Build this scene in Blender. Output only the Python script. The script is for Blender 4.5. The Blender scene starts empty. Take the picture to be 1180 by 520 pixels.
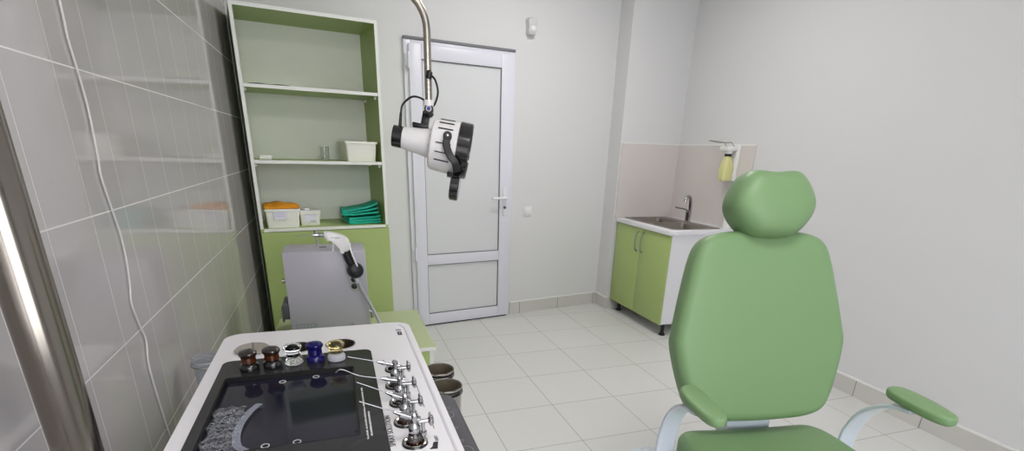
import bpy, bmesh, math, random
from mathutils import Vector, Matrix
random.seed(4)
S = bpy.context.scene
COL = S.collection
PI = math.pi

# ------------------------------------------------------------------ materials
def lin(c):
    return tuple((v/12.92 if v <= .04045 else ((v+.055)/1.055)**2.4) for v in [x/255 for x in c]) + (1,)
def mat(name, rgb, rough=.5, metal=0., spec=.5, trans=0., ior=1.45, coat=0., bump=0., bscale=200, var=0., vscale=6, emit=None, estr=0):
    m = bpy.data.materials.new(name); m.use_nodes = True
    nt = m.node_tree; b = nt.nodes['Principled BSDF']
    b.inputs['Base Color'].default_value = lin(rgb)
    b.inputs['Roughness'].default_value = rough
    b.inputs['Metallic'].default_value = metal
    b.inputs['Specular IOR Level'].default_value = spec
    b.inputs['Transmission Weight'].default_value = trans
    b.inputs['IOR'].default_value = ior
    b.inputs['Coat Weight'].default_value = coat
    b.inputs['Coat Roughness'].default_value = .1
    tc = nt.nodes.new('ShaderNodeTexCoord')
    if var:
        n = nt.nodes.new('ShaderNodeTexNoise'); n.inputs['Scale'].default_value = vscale; n.inputs['Detail'].default_value = 4
        nt.links.new(tc.outputs['Object'], n.inputs['Vector'])
        mx = nt.nodes.new('ShaderNodeMix'); mx.data_type = 'RGBA'
        c = lin(rgb)
        mx.inputs['A'].default_value = tuple(v*(1-var) for v in c[:3]) + (1,)
        mx.inputs['B'].default_value = tuple(min(1, v*(1+var)) for v in c[:3]) + (1,)
        nt.links.new(n.outputs['Fac'], mx.inputs['Factor']); nt.links.new(mx.outputs['Result'], b.inputs['Base Color'])
    if bump:
        n2 = nt.nodes.new('ShaderNodeTexNoise'); n2.inputs['Scale'].default_value = bscale
        nt.links.new(tc.outputs['Object'], n2.inputs['Vector'])
        bp = nt.nodes.new('ShaderNodeBump'); bp.inputs['Strength'].default_value = bump; bp.inputs['Distance'].default_value = .002
        nt.links.new(n2.outputs['Fac'], bp.inputs['Height']); nt.links.new(bp.outputs['Normal'], b.inputs['Normal'])
    if emit:
        b.inputs['Emission Color'].default_value = lin(emit); b.inputs['Emission Strength'].default_value = estr
    return m
def tile_mat(name, rgb, grout, axes, size, off, gw, rough, var=.03, spec=.5, bump=.25, grough=.6):
    """tiles laid on a grid in object space; axes e.g. 'XY'; size/off per axis in metres"""
    m = mat(name, rgb, rough, spec=spec); nt = m.node_tree; b = nt.nodes['Principled BSDF']
    N = nt.nodes.new; Lk = nt.links.new
    tc = N('ShaderNodeTexCoord'); sp = N('ShaderNodeSeparateXYZ'); Lk(tc.outputs['Object'], sp.inputs[0])
    masks = []; cells = []
    for a, s, o in zip(axes, size, off):
        d = N('ShaderNodeMath'); d.operation = 'SUBTRACT'; Lk(sp.outputs[a], d.inputs[0]); d.inputs[1].default_value = o
        q = N('ShaderNodeMath'); q.operation = 'DIVIDE'; Lk(d.outputs[0], q.inputs[0]); q.inputs[1].default_value = s
        fl = N('ShaderNodeMath'); fl.operation = 'FLOOR'; Lk(q.outputs[0], fl.inputs[0]); cells.append(fl)
        rd = N('ShaderNodeMath'); rd.operation = 'ROUND'; Lk(q.outputs[0], rd.inputs[0])
        df = N('ShaderNodeMath'); df.operation = 'SUBTRACT'; Lk(q.outputs[0], df.inputs[0]); Lk(rd.outputs[0], df.inputs[1])
        ab = N('ShaderNodeMath'); ab.operation = 'ABSOLUTE'; Lk(df.outputs[0], ab.inputs[0])
        lt = N('ShaderNodeMath'); lt.operation = 'LESS_THAN'; Lk(ab.outputs[0], lt.inputs[0]); lt.inputs[1].default_value = (gw[len(masks)] if isinstance(gw, tuple) else gw)/2/s
        masks.append(lt)
    mk = masks[0].outputs[0]
    if len(masks) > 1:
        mm = N('ShaderNodeMath'); mm.operation = 'MAXIMUM'; Lk(masks[0].outputs[0], mm.inputs[0]); Lk(masks[1].outputs[0], mm.inputs[1]); mk = mm.outputs[0]
    cx = N('ShaderNodeCombineXYZ'); Lk(cells[0].outputs[0], cx.inputs[0])
    if len(cells) > 1: Lk(cells[1].outputs[0], cx.inputs[1])
    wn = N('ShaderNodeTexWhiteNoise'); Lk(cx.outputs[0], wn.inputs['Vector'])
    ns = N('ShaderNodeTexNoise'); ns.inputs['Scale'].default_value = 14; ns.inputs['Detail'].default_value = 6; Lk(tc.outputs['Object'], ns.inputs['Vector'])
    ad = N('ShaderNodeMath'); ad.operation = 'ADD'; Lk(wn.outputs['Value'], ad.inputs[0]); Lk(ns.outputs['Fac'], ad.inputs[1])
    hf = N('ShaderNodeMath'); hf.operation = 'MULTIPLY'; Lk(ad.outputs[0], hf.inputs[0]); hf.inputs[1].default_value = .5
    c = lin(rgb)
    m1 = N('ShaderNodeMix'); m1.data_type = 'RGBA'; Lk(hf.outputs[0], m1.inputs['Factor'])
    m1.inputs['A'].default_value = tuple(v*(1-var) for v in c[:3]) + (1,); m1.inputs['B'].default_value = tuple(v*(1+var) for v in c[:3]) + (1,)
    m2 = N('ShaderNodeMix'); m2.data_type = 'RGBA'; Lk(mk, m2.inputs['Factor']); Lk(m1.outputs['Result'], m2.inputs['A']); m2.inputs['B'].default_value = lin(grout)
    Lk(m2.outputs['Result'], b.inputs['Base Color'])
    mr = N('ShaderNodeMix'); mr.data_type = 'FLOAT'; Lk(mk, mr.inputs['Factor']); mr.inputs['A'].default_value = rough; mr.inputs['B'].default_value = grough
    Lk(mr.outputs['Result'], b.inputs['Roughness'])
    iv = N('ShaderNodeMath'); iv.operation = 'SUBTRACT'; iv.inputs[0].default_value = 1; Lk(mk, iv.inputs[1])
    bp = N('ShaderNodeBump'); bp.inputs['Strength'].default_value = bump; bp.inputs['Distance'].default_value = .002
    Lk(iv.outputs[0], bp.inputs['Height']); Lk(bp.outputs['Normal'], b.inputs['Normal'])
    return m

M = {}
M['wall'] = mat('wall paint', (217, 217, 218), .85, spec=.2, bump=.05, bscale=120)
M['ceil'] = mat('ceiling paint', (230, 230, 230), .9, spec=.2)
M['floor'] = tile_mat('floor tile', (214, 214, 211), (164, 161, 153), 'XY', (.4, .4), (0, 0), .004, .38, .03, bump=.15)
M['ltile'] = tile_mat('wall tile glossy', (180, 176, 177), (220, 218, 216), 'YZ', (.2, .3), (-3.025, .0136), (.0018, .0032), .07, .02, spec=.5, bump=.2)
M['splashA'] = tile_mat('splashback tile', (213, 207, 204), (207, 201, 198), 'XZ', (.2, .3), (1.66, 1.16), .003, .22, .02)
M['splashB'] = tile_mat('splashback tile side', (213, 207, 204), (207, 201, 198), 'YZ', (.2, .3), (-1.208, 1.16), .003, .22, .02)
M['base'] = tile_mat('baseboard tile', (203, 201, 196), (134, 130, 122), 'XY', (.4, .4), (0, 0), .005, .4, .05)
M['base1'] = tile_mat('baseboard tile back', (203, 201, 196), (134, 130, 122), 'X', (.4,), (0,), .005, .4, .05)
M['base2'] = tile_mat('baseboard tile side', (203, 201, 196), (134, 130, 122), 'Y', (.4,), (0,), .005, .4, .05)
M['cap'] = mat('white plastic trim', (232, 232, 230), .4)
M['pvc'] = mat('white pvc profile', (222, 222, 232), .3)
M['pvcpanel'] = mat('door panel sheet', (214, 216, 218), .45)
M['gasket'] = mat('grey gasket', (120, 120, 124), .6)
M['white'] = mat('white laminate', (228, 228, 232), .35)
M['edge'] = mat('white edge band', (232, 233, 228), .4)
M['green'] = mat('green laminate', (166, 186, 116), .45, var=.03, vscale=20)
M['hdf'] = mat('pale hardboard', (236, 238, 228), .6, var=.02, vscale=10)
M['gap'] = mat('dark chipboard side', (40, 38, 32), .9)
M['steel'] = mat('brushed steel', (176, 174, 170), .32, 1.)
M['tubesteel'] = mat('spray tube steel', (128, 128, 130), .25, 1.)
M['sink'] = mat('sink steel', (150, 144, 138), .38, 1.)
M['chrome'] = mat('chrome', (178, 178, 181), .07, 1.)
M['satin'] = mat('satin nickel tube', (168, 162, 152), .28, 1.)
M['cupsteel'] = mat('polished steel', (190, 186, 178), .16, 1.)
M['black'] = mat('black plastic', (22, 22, 24), .4)
M['blackgloss'] = mat('black enamel', (20, 19, 20), .16, coat=.6)
M['glass'] = mat('black glass', (42, 42, 44), .12, spec=.6)
M['screen'] = mat('dark screen', (30, 30, 44), .06, spec=.6)
M['slot'] = mat('recess black', (8, 8, 9), .5)
M['unit'] = mat('white enamel', (226, 224, 228), .25, coat=.3)
M['unitdark'] = mat('dark grey control glass', (72, 70, 76), .3)
M['mark'] = mat('grey print', (150, 150, 155), .5)
M['ink'] = mat('black print', (35, 35, 38), .6)
M['whiteink'] = mat('white print', (205, 205, 205), .6)
M['vinyl'] = mat('green vinyl', (117, 148, 104), .42, spec=.4, bump=.06, bscale=900, var=.02, vscale=3)
M['frame'] = mat('pale painted steel', (206, 214, 224), .3, coat=.3)
M['knob'] = mat('grey plastic', (188, 194, 200), .4)
M['greysteel'] = mat('grey painted steel', (172, 170, 178), .34, 0)
M['greydark'] = mat('dark grey steel', (96, 96, 102), .45, .3)
M['lampwhite'] = mat('white lamp enamel', (226, 224, 224), .3, coat=.3)
M['blue'] = mat('blue screw', (60, 66, 150), .3, .4)
M['lens'] = mat('lamp lens', (200, 205, 210), .1, spec=.8)
M['bin'] = mat('ivory plastic', (240, 240, 230), .4)
M['cloth_o'] = mat('orange cloth', (226, 150, 30), .8, bump=.2, bscale=60)
M['cloth_t'] = mat('teal cloth', (30, 176, 150), .7, bump=.15, bscale=80, var=.05)
M['paper'] = mat('white paper', (226, 226, 238), .7)
M['greytext'] = mat('grey paper print', (190, 190, 200), .7)
M['hose'] = mat('grey hose', (160, 164, 166), .4)
M['amber'] = mat('amber glass', (96, 46, 18), .06, trans=.5, ior=1.45)
M['amberliq'] = mat('brown liquid', (120, 44, 18), .1, trans=.35)
M['cobalt'] = mat('cobalt glass', (30, 24, 112), .06, trans=.5)
M['clear'] = mat('clear glass', (245, 247, 247), .03, trans=1., ior=1.45)
M['straw'] = mat('straw glass', (246, 226, 160), .05, trans=.95)
M['milk'] = mat('frosted glass', (214, 214, 224), .25, trans=.4)
M['plastic'] = mat('clear film', (235, 238, 245), .12, trans=.9, ior=1.3)
M['soap'] = mat('yellow soap bottle', (222, 220, 156), .3, trans=.1)
M['cupin'] = mat('bronze cup inside', (92, 86, 74), .3, .9)
M['bead'] = mat('beige sensor', (205, 205, 208), .5)
M['light'] = mat('light diffuser', (255, 255, 255), .5, emit=(255, 252, 248), estr=1)

def film_mat(name, rgb, f, bump=0.):
    m = bpy.data.materials.new(name); m.use_nodes = True; nt = m.node_tree; nt.nodes.clear(); N = nt.nodes.new
    o = N('ShaderNodeOutputMaterial'); tr = N('ShaderNodeBsdfTransparent'); gl = N('ShaderNodeBsdfPrincipled'); mx = N('ShaderNodeMixShader'); lw = N('ShaderNodeLayerWeight')
    gl.inputs['Base Color'].default_value = lin(rgb); gl.inputs['Roughness'].default_value = .12; lw.inputs['Blend'].default_value = f
    nt.links.new(lw.outputs['Facing'], mx.inputs[0]); nt.links.new(tr.outputs[0], mx.inputs[1]); nt.links.new(gl.outputs[0], mx.inputs[2]); nt.links.new(mx.outputs[0], o.inputs[0])
    return m
# ------------------------------------------------------------------ mesh helpers
def BM(): return bmesh.new()
def box(bm, x0, x1, y0, y1, z0, z1, bev=0, seg=2, mx=None):
    r = bmesh.ops.create_cube(bm, size=1)
    vs = r['verts']
    for v in vs: v.co = Vector((x0+(v.co.x+.5)*(x1-x0), y0+(v.co.y+.5)*(y1-y0), z0+(v.co.z+.5)*(z1-z0)))
    if bev:
        es = list({e for v in vs for e in v.link_edges})
        r2 = bmesh.ops.bevel(bm, geom=es, offset=bev, segments=seg, affect='EDGES', profile=.5)
        vs = list({v for f in r2['faces'] for v in f.verts} | {v for v in vs if v.is_valid})
    if mx is not None:
        for v in vs: v.co = mx @ v.co
    return vs
def basis(axis, up=None):
    a = Vector(axis).normalized()
    h = Vector(up) if up is not None else (Vector((0, 0, 1)) if abs(a.z) < .9 else Vector((1, 0, 0)))
    u = (h - a*h.dot(a)).normalized(); w = a.cross(u)
    return a, u, w
def lathe(bm, prof, o=(0, 0, 0), axis=(0, 0, 1), n=32, cap0=True, cap1=True):
    """prof: (radius, height) list"""
    a, u, w = basis(axis); o = Vector(o); rings = []
    for r, h in prof:
        rings.append([bm.verts.new(o + a*h + (u*math.cos(2*PI*k/n) + w*math.sin(2*PI*k/n))*max(r, 1e-5)) for k in range(n)])
    for i in range(len(rings)-1):
        for k in range(n):
            bm.faces.new((rings[i][k], rings[i][(k+1) % n], rings[i+1][(k+1) % n], rings[i+1][k]))
    if cap0: bm.faces.new(rings[0][::-1])
    if cap1: bm.faces.new(rings[-1])
    return [v for r in rings for v in r]
def cyl(bm, p0, p1, r0, r1=None, n=24):
    p0, p1 = Vector(p0), Vector(p1); r1 = r0 if r1 is None else r1
    return lathe(bm, [(r0, 0), (r1, (p1-p0).length)], p0, p1-p0, n)
def smooth_path(pts, sub=8):
    pts = [Vector(p) for p in pts]; out = []
    P = [pts[0]*2-pts[1]] + pts + [pts[-1]*2-pts[-2]]
    for i in range(1, len(P)-2):
        a, b, c, d = P[i-1:i+3]
        for k in range(sub):
            t = k/sub
            out.append(.5*((2*b)+(c-a)*t+(2*a-5*b+4*c-d)*t*t+(3*b-a-3*c+d)*t**3))
    out.append(pts[-1]); return out
def tube(bm, path, r, n=12, cap=True, flat=None, up=None):
    """sweep a circle (or a flat w x t bar) along a path"""
    path = [Vector(p) for p in path]; rings = []; u = None
    for i, p in enumerate(path):
        t = (path[min(i+1, len(path)-1)] - path[max(i-1, 0)]).normalized()
        if u is None: a, u, w = basis(t, up)
        else:
            u = (u - t*u.dot(t)).normalized()
        w = t.cross(u)
        if flat:
            W, T, c = flat[0]/2, flat[1]/2, min(flat)*.25
            sec = [(W, T-c), (W-c, T), (-W+c, T), (-W, T-c), (-W, -T+c), (-W+c, -T), (W-c, -T), (W, -T+c)]
            rings.append([bm.verts.new(p + u*x + w*y) for x, y in sec])
        else:
            rr = r[min(i, len(r)-1)] if isinstance(r, (list, tuple)) else r
            rings.append([bm.verts.new(p + (u*math.cos(2*PI*k/n) + w*math.sin(2*PI*k/n))*rr) for k in range(n)])
    m = len(rings[0])
    for i in range(len(rings)-1):
        for k in range(m): bm.faces.new((rings[i][k], rings[i][(k+1) % m], rings[i+1][(k+1) % m], rings[i+1][k]))
    if cap: bm.faces.new(rings[0][::-1]); bm.faces.new(rings[-1])
def prism(bm, outline, z0, z1, mx=None, bev=0, seg=2):
    lo = [bm.verts.new((x, y, z0)) for x, y in outline]; hi = [bm.verts.new((x, y, z1)) for x, y in outline]
    n = len(outline); bm.faces.new(lo[::-1]); ft = bm.faces.new(hi)
    for k in range(n): bm.faces.new((lo[k], lo[(k+1) % n], hi[(k+1) % n], hi[k]))
    vs = lo+hi
    if bev:
        r = bmesh.ops.bevel(bm, geom=list(ft.edges), offset=bev, segments=seg, affect='EDGES', profile=.5)
        vs = [v for v in vs if v.is_valid] + [v for f in r['faces'] for v in f.verts]; vs = list(set(vs))
    if mx is not None:
        for v in vs: v.co = mx @ v.co
    return vs
def rrect(x0, x1, y0, y1, r, n=8):
    out = []
    for cx, cy, a in ((x1-r, y1-r, 0), (x0+r, y1-r, 90), (x0+r, y0+r, 180), (x1-r, y0+r, 270)):
        for k in range(n+1):
            t = math.radians(a+90*k/n); out.append((cx+r*math.cos(t), cy+r*math.sin(t)))
    return out
def closed_smooth(pts, sub=6):
    n = len(pts); out = []
    P = [Vector((p[0], p[1])) for p in pts]
    for i in range(n):
        a, b, c, d = P[i-1], P[i], P[(i+1) % n], P[(i+2) % n]
        for k in range(sub):
            t = k/sub
            q = .5*((2*b)+(c-a)*t+(2*a-5*b+4*c-d)*t*t+(3*b-a-3*c+d)*t**3); out.append((q.x, q.y))
    return out
def cushion(bm, outline, th, edge, crown=0., back_edge=None, sag=None, n_edge=6, n_in=6):
    """upholstered pad: outline in local x/y (CCW), front face towards +z. z from -th/2..th/2 plus crown."""
    pts = [Vector((p[0], p[1])) for p in outline]; n = len(pts)
    cen = sum(pts, Vector((0, 0)))/n
    nr = []
    for i in range(n):
        t = (pts[(i+1) % n]-pts[i-1]).normalized(); nr.append(Vector((t.y, -t.x)))
    be = back_edge or edge; rings = []
    def ring(inset, z):
        rings.append([(pts[i]-nr[i]*inset, z) for i in range(n)])
    for k in range(n_edge+1):
        a = PI/2*k/n_edge; ring(be*(1-math.sin(a)), -th/2+be*(1-math.cos(a)))
    for k in range(n_edge+1):
        a = PI/2*k/n_edge; ring(edge*(1-math.cos(a)), th/2-edge+edge*math.sin(a))
    base = rings[-1]
    for k in range(1, n_in):
        s = 1-k/n_in
        rings.append([(cen+(q-cen)*s, th/2+crown*(1-s*s)) for q, z in base])
    V = []
    for rg in rings:
        row = []
        for q, z in rg:
            zz = z
            if sag and z > 0: zz = z + sag(q.x, q.y)
            row.append(bm.verts.new((q.x, q.y, zz)))
        V.append(row)
    for i in range(len(V)-1):
        for k in range(n): bm.faces.new((V[i][k], V[i][(k+1) % n], V[i+1][(k+1) % n], V[i+1][k]))
    zc = th/2+crown+(sag(cen.x, cen.y) if sag else 0)
    c = bm.verts.new((cen.x, cen.y, zc))
    for k in range(n): bm.faces.new((V[-1][k], V[-1][(k+1) % n], c))
    bm.faces.new(V[0][::-1])
def puff(bm, outline, th, e=.62, k_=14):
    """smooth bolster: outline swelling to a rounded front and back"""
    n = len(outline); cx_ = sum(p[0] for p in outline)/n; cy_ = sum(p[1] for p in outline)/n; rows = []
    for i in range(1, 2*k_):
        t = PI*i/(2*k_); s_ = math.sin(t)**e; c_ = math.cos(t); z = -math.copysign(abs(c_)**e, c_)*th/2
        rows.append([bm.verts.new((cx_+(p[0]-cx_)*s_, cy_+(p[1]-cy_)*s_, z)) for p in outline])
    for i in range(len(rows)-1):
        for k in range(n): bm.faces.new((rows[i][k], rows[i][(k+1) % n], rows[i+1][(k+1) % n], rows[i+1][k]))
    for row, z in ((rows[0], -th/2), (rows[-1], th/2)):
        c = bm.verts.new((cx_, cy_, z))
        for k in range(n): bm.faces.new((row[k], row[(k+1) % n], c))
def obj(name, bm, m, parent=None, angle=35, loc=None, bevel=0, subsurf=0, mx=None):
    bmesh.ops.recalc_face_normals(bm, faces=bm.faces)
    me = bpy.data.meshes.new(name); bm.to_mesh(me); bm.free()
    if mx is not None: me.transform(mx)
    me.materials.append(M[m] if isinstance(m, str) else m)
    me.polygons.foreach_set('use_smooth', [True]*len(me.polygons)); me.set_sharp_from_angle(angle=math.radians(angle))
    o = bpy.data.objects.new(name, me); COL.objects.link(o)
    if parent: o.parent = parent
    if loc: o.location = loc
    if bevel:
        b = o.modifiers.new('bevel', 'BEVEL'); b.width = bevel; b.segments = 2; b.limit_method = 'ANGLE'; b.harden_normals = False
    if subsurf:
        s = o.modifiers.new('sub', 'SUBSURF'); s.levels = subsurf; s.render_levels = subsurf
    return o
def thing(name, label, cat, loc=(0, 0, 0), rz=0, group=None, kind=None):
    o = bpy.data.objects.new(name, None); COL.objects.link(o); o.location = loc; o.rotation_euler = (0, 0, rz)
    if label: o['label'] = label
    if cat: o['category'] = cat
    if group: o['group'] = group
    if kind: o['kind'] = kind
    return o
def tag(o, label, cat, group=None):
    o['label'] = label; o['category'] = cat
    if group: o['group'] = group
    return o
def struct(name, bm, m, parent=None, **k):
    o = obj(name, bm, m, parent, **k)
    if not parent: o['kind'] = 'structure'
    return o
def text(name, s, size, m, parent, mx, depth=.0006, aspect=1.):
    cu = bpy.data.curves.new(name, 'FONT'); cu.body = s; cu.size = size; cu.extrude = depth/2; cu.align_x = 'LEFT'
    t = bpy.data.objects.new(name+'_src', cu); COL.objects.link(t)
    dg = bpy.context.evaluated_depsgraph_get(); me = bpy.data.meshes.new_from_object(t.evaluated_get(dg))
    bpy.data.objects.remove(t); bpy.data.curves.remove(cu)
    me.transform(Matrix.Diagonal((aspect, 1, 1, 1))); me.transform(mx)
    me.materials.clear(); me.materials.append(M[m])
    o = bpy.data.objects.new(name, me); COL.objects.link(o); o.parent = parent; return o
def cut(o, cutters):
    """boolean-difference the cutter meshes out of o, baked into its mesh"""
    tmp = []
    for bm in cutters:
        bmesh.ops.recalc_face_normals(bm, faces=bm.faces)
        me = bpy.data.meshes.new('c'); bm.to_mesh(me); bm.free()
        c = bpy.data.objects.new('c', me); COL.objects.link(c); c.parent = o.parent; tmp.append(c)
        md = o.modifiers.new('b', 'BOOLEAN'); md.object = c; md.operation = 'DIFFERENCE'; md.solver = 'EXACT'
    bpy.context.view_layer.update()
    dg = bpy.context.evaluated_depsgraph_get(); me = bpy.data.meshes.new_from_object(o.evaluated_get(dg))
    o.modifiers.clear(); old = o.data; o.data = me; bpy.data.meshes.remove(old)
    me.polygons.foreach_set('use_smooth', [True]*len(me.polygons)); me.set_sharp_from_angle(angle=math.radians(35))
    for c in tmp: bpy.data.objects.remove(c)
    return o
T3 = Matrix.Translation

# ------------------------------------------------------------------ the room
XL, XR, YF, H = -1.197, 2.268, -6.2, 2.85
BS = .1628; YB = -.4012; LL = math.hypot(1, BS); BA = math.atan(BS)     # the door wall runs a little askew
def wall_y(x): return YB + BS*x
def on_wall(x): return (x, wall_y(x), 0)
CX, CY0, CY1 = 1.640, wall_y(1.640), -.337                              # the pier beside the door wall
bm = BM(); box(bm, XL-.1, XR+.1, YF-.1, .25, -.1, 0); struct('floor', bm, 'floor')
bm = BM(); box(bm, XL-.1, XR+.1, YF-.1, .25, H, H+.1); struct('ceiling', bm, 'ceil')
bm = BM(); box(bm, XL-.1, XL, YF-.1, .25, 0, H); struct('wall_left', bm, 'ltile')
bm = BM(); box(bm, XR, XR+.1, YF-.1, .25, 0, H); struct('wall_right', bm, 'wall')
bm = BM(); box(bm, XL-.1, XR+.1, YF-.1, YF, 0, H); struct('wall_front', bm, 'wall')
bm = BM(); prism(bm, [(XL-.1, wall_y(XL-.1)), (CX, CY0), (CX, CY1), (XR+.1, -.272), (XR+.1, .25), (XL-.1, .25)], 0, H)
struct('wall_back', bm, 'wall')
# baseboards
def skirting(name, a, b, n, m, h=.105, t=.012):
    a, b, n = Vector(a), Vector(b), Vector(n).normalized()
    bm = BM(); vs = [a, b, b+n*t, a+n*t]
    prism(bm, [(v.x, v.y) for v in vs], 0, h)
    o = struct(name, bm, m)
    bm = BM(); prism(bm, [(v.x, v.y) for v in (a, b, b+n*(t+.002), a+n*(t+.002))], h, h+.009)
    obj('baseboard_cap', bm, 'cap', o); return o
nb = (BS, -1)
skirting('baseboard_back', on_wall(.70)[:2], (CX, CY0), nb, 'base1')
skirting('baseboard_left', on_wall(-.36)[:2], on_wall(-.168)[:2], nb, 'base1')
skirting('baseboard_pier', (CX, CY0-.012), (CX, CY1), (-1, 0), 'base2')
skirting('baseboard_alcove', (CX-.012, CY1), (XR, -.28), (.09, -1), 'base1')
skirting('baseboard_right', (XR, -.30), (XR, YF), (-1, 0), 'base2')

# splashback tiles in the alcove
bm = BM(); prism(bm, [(CX+.012, CY1-.001+.0011), (XR, -.280), (XR, -.290), (CX+.012, CY1-.009)], .84, 1.455); sp = struct('trim_1', bm, 'splashA')
bm = BM(); prism(bm, [(CX+.010, CY1+.001), (XR, -.280), (XR, -.293), (CX+.010, CY1-.012)], 1.455, 1.465); obj('trim_strip', bm, 'cap', sp)
bm = BM(); box(bm, XR-.009, XR, -1.208, -.290, .84, 1.455); sp = struct('trim_2', bm, 'splashB')
bm = BM(); box(bm, XR-.012, XR, -1.212, -.290, 1.455, 1.465); obj('trim_strip', bm, 'cap', sp)

# ------------------------------------------------------------------ door
def WM(x):   # local frame on the door wall: +x along the wall, -y out of the wall
    return dict(loc=on_wall(x), rz=BA)
d = thing('door_1', None, None, **WM(.26), kind='structure')
d['label'] = 'white plastic door with two panels in the back wall'
hw = .430
bm = BM()
box(bm, -hw, -hw+.05, -.022, -.001, 0, 2.06, .003); box(bm, hw-.05, hw, -.022, -.001, 0, 2.06, .003); box(bm, -hw+.05, hw-.05, -.022, -.001, 2.02, 2.06, .003)
obj('door_frame', bm, 'pvc', d)
bm = BM(); box(bm, -hw, hw, -.030, -.001, 2.06, 2.078, .003); obj('door_drip_rail', bm, 'gasket', d)
lw = .4
def leaf_ring(bm, x0, x1, z0, z1, w, y0, y1):
    box(bm, x0, x0+w, y0, y1, z0, z1, .004); box(bm, x1-w, x1, y0, y1, z0, z1, .004)
    box(bm, x0+w, x1-w, y0, y1, z0, z0+w, .004); box(bm, x0+w, x1-w, y0, y1, z1-w, z1, .004)
bm = BM(); leaf_ring(bm, -lw, lw, .012, 2.035, .09, -.042, -.004)
box(bm, -lw+.09, lw-.09, -.042, -.004, .505, .585, .004)
leaf = obj('door_leaf', bm, 'pvc', d)
bm = BM()
for z0, z1 in ((.102, .505), (.585, 1.945)): leaf_ring(bm, -lw+.088, lw-.088, z0-.001, z1+.001, .006, -.0405, -.02)
obj('glazing_gasket', bm, 'gasket', d)
bm = BM(); box(bm, -lw+.09, lw-.09, -.028, -.006, .585, 1.945); obj('upper_panel', bm, 'pvcpanel', d)
bm = BM(); box(bm, -lw+.09, lw-.09, -.028, -.006, .10, .505); obj('lower_panel', bm, 'pvcpanel', d)
bm = BM(); box(bm, lw-.062, lw-.032, -.050, -.042, .87, 1.10, .004); pl_ = obj('handle_plate', bm, 'white', d)
bm = BM(); cyl(bm, (lw-.047, -.05, 1.01), (lw-.047, -.09, 1.01), .010)
tube(bm, smooth_path([(lw-.047, -.088, 1.01), (lw-.08, -.092, 1.012), (lw-.175, -.09, 1.012)]), .009); obj('lever', bm, 'white', pl_)
bm = BM(); cyl(bm, (lw-.047, -.05, .935), (lw-.047, -.056, .935), .011); obj('lock_cylinder', bm, 'greydark', pl_)
for z in (.60, 1.93):
    bm = BM(); cyl(bm, (-lw-.006, -.048, z-.05), (-lw-.006, -.048, z+.05), .009, n=16); box(bm, -lw-.024, -lw-.004, -.042, -.020, z-.035, z+.035)
    obj('hinge', bm, 'pvc', d)
bm = BM(); box(bm, -lw, lw, -.03, -.004, .001, .011); obj('threshold_seal', bm, 'slot', d)

# light switch and motion sensor on the door wall
s = thing('light_switch', 'white light switch on the wall right of the door handle', 'light switch', loc=(.846, wall_y(.846), .893), rz=BA)
bm = BM(); box(bm, -.041, .041, -.010, 0, -.041, .041, .004); obj('switch_plate', bm, 'white', s)
bm = BM(); box(bm, -.027, .027, -.017, -.010, -.027, .027, .003, mx=Matrix.Rotation(.06, 4, 'X')); obj('rocker', bm, 'cap', s)
s = thing('motion_sensor', 'small white motion sensor high on the wall above the door side', 'motion sensor', loc=(.812, wall_y(.812), 2.24), rz=BA)
bm = BM(); prism(bm, closed_smooth([(-.030, -.05), (.030, -.05), (.034, 0), (.034, .055), (-.034, .055), (-.034, 0)], 4), 0, .05, mx=Matrix.Rotation(PI/2, 4, 'X'), bev=.014, seg=3); obj('housing', bm, 'bead', s)
bm = BM(); lathe(bm, [(.024, 0), (.023, .008), (.018, .014), (.008, .018), (0, .019)], (0, -.048, -.016), (0, -1, -.25), cap1=False); obj('sensor_lens', bm, 'cap', s)

# ------------------------------------------------------------------ tall shelf cabinet
CAB0, CABW, CABD, CABH = -1.209, .775, .392, 2.066
def cab_pt(u, off): return Vector((u/LL + off*BS/LL, YB + u*BS/LL - off/LL, 0))
org = cab_pt(CAB0, .004)
c = thing('shelf_cabinet', 'tall green and white open shelf cabinet standing in the corner left of the door', 'cabinet', org, BA)
t = .018; W, D, Hc = CABW, CABD, CABH; zt = .886
bm = BM(); box(bm, 0, t, -D+.001, 0, 0, Hc); obj('side_panel', bm, 'green', c)
bm = BM(); box(bm, W-t, W, -D+.001, 0, 0, Hc); obj('side_panel', bm, 'green', c)
bm = BM(); box(bm, t, W-t, -D+.001, -.006, Hc-t, Hc); obj('top_panel', bm, 'green', c)
bm = BM(); box(bm, t, W-t, -.010, -.004, .05, Hc-t); obj('back_panel', bm, 'hdf', c)
bm = BM(); box(bm, t, W-t, -D+.001, -.010, zt-t, zt); w0 = obj('worktop', bm, 'green', c)
bm = BM(); box(bm, 0, t, -D-.001, -D+.001, zt, Hc); box(bm, W-t, W, -D-.001, -D+.001, zt, Hc); box(bm, t, W-t, -D-.001, -D+.001, Hc-t, Hc); box(bm, t, W-t, -D-.001, -D+.001, zt-t, zt)
obj('edge_band', bm, 'edge', c)
for z in (1.262, 1.662):
    bm = BM(); box(bm, t+.001, W-t-.001, -D+.004, -.010, z, z+t); sh = obj('shelf', bm, 'green', c)
    bm = BM(); box(bm, t+.001, W-t-.001, -D+.002, -D+.004, z, z+t); obj('shelf_edge', bm, 'edge', sh)
    for x in (t, W-t):
        for y in (-D+.05, -.07):
            s_ = 1 if x < .1 else -1
            bm = BM(); box(bm, min(x, x+s_*.014), max(x, x+s_*.014), y-.008, y+.008, z-.018, z, .002); obj('shelf_pin', bm, 'cap', c)
bm = BM(); box(bm, t, W-t, -D+.03, -.01, .05, .068); obj('bottom_panel', bm, 'green', c)
bm = BM(); box(bm, t, W-t, -D+.04, -D+.055, 0, .05); obj('plinth', bm, 'white', c)
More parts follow.
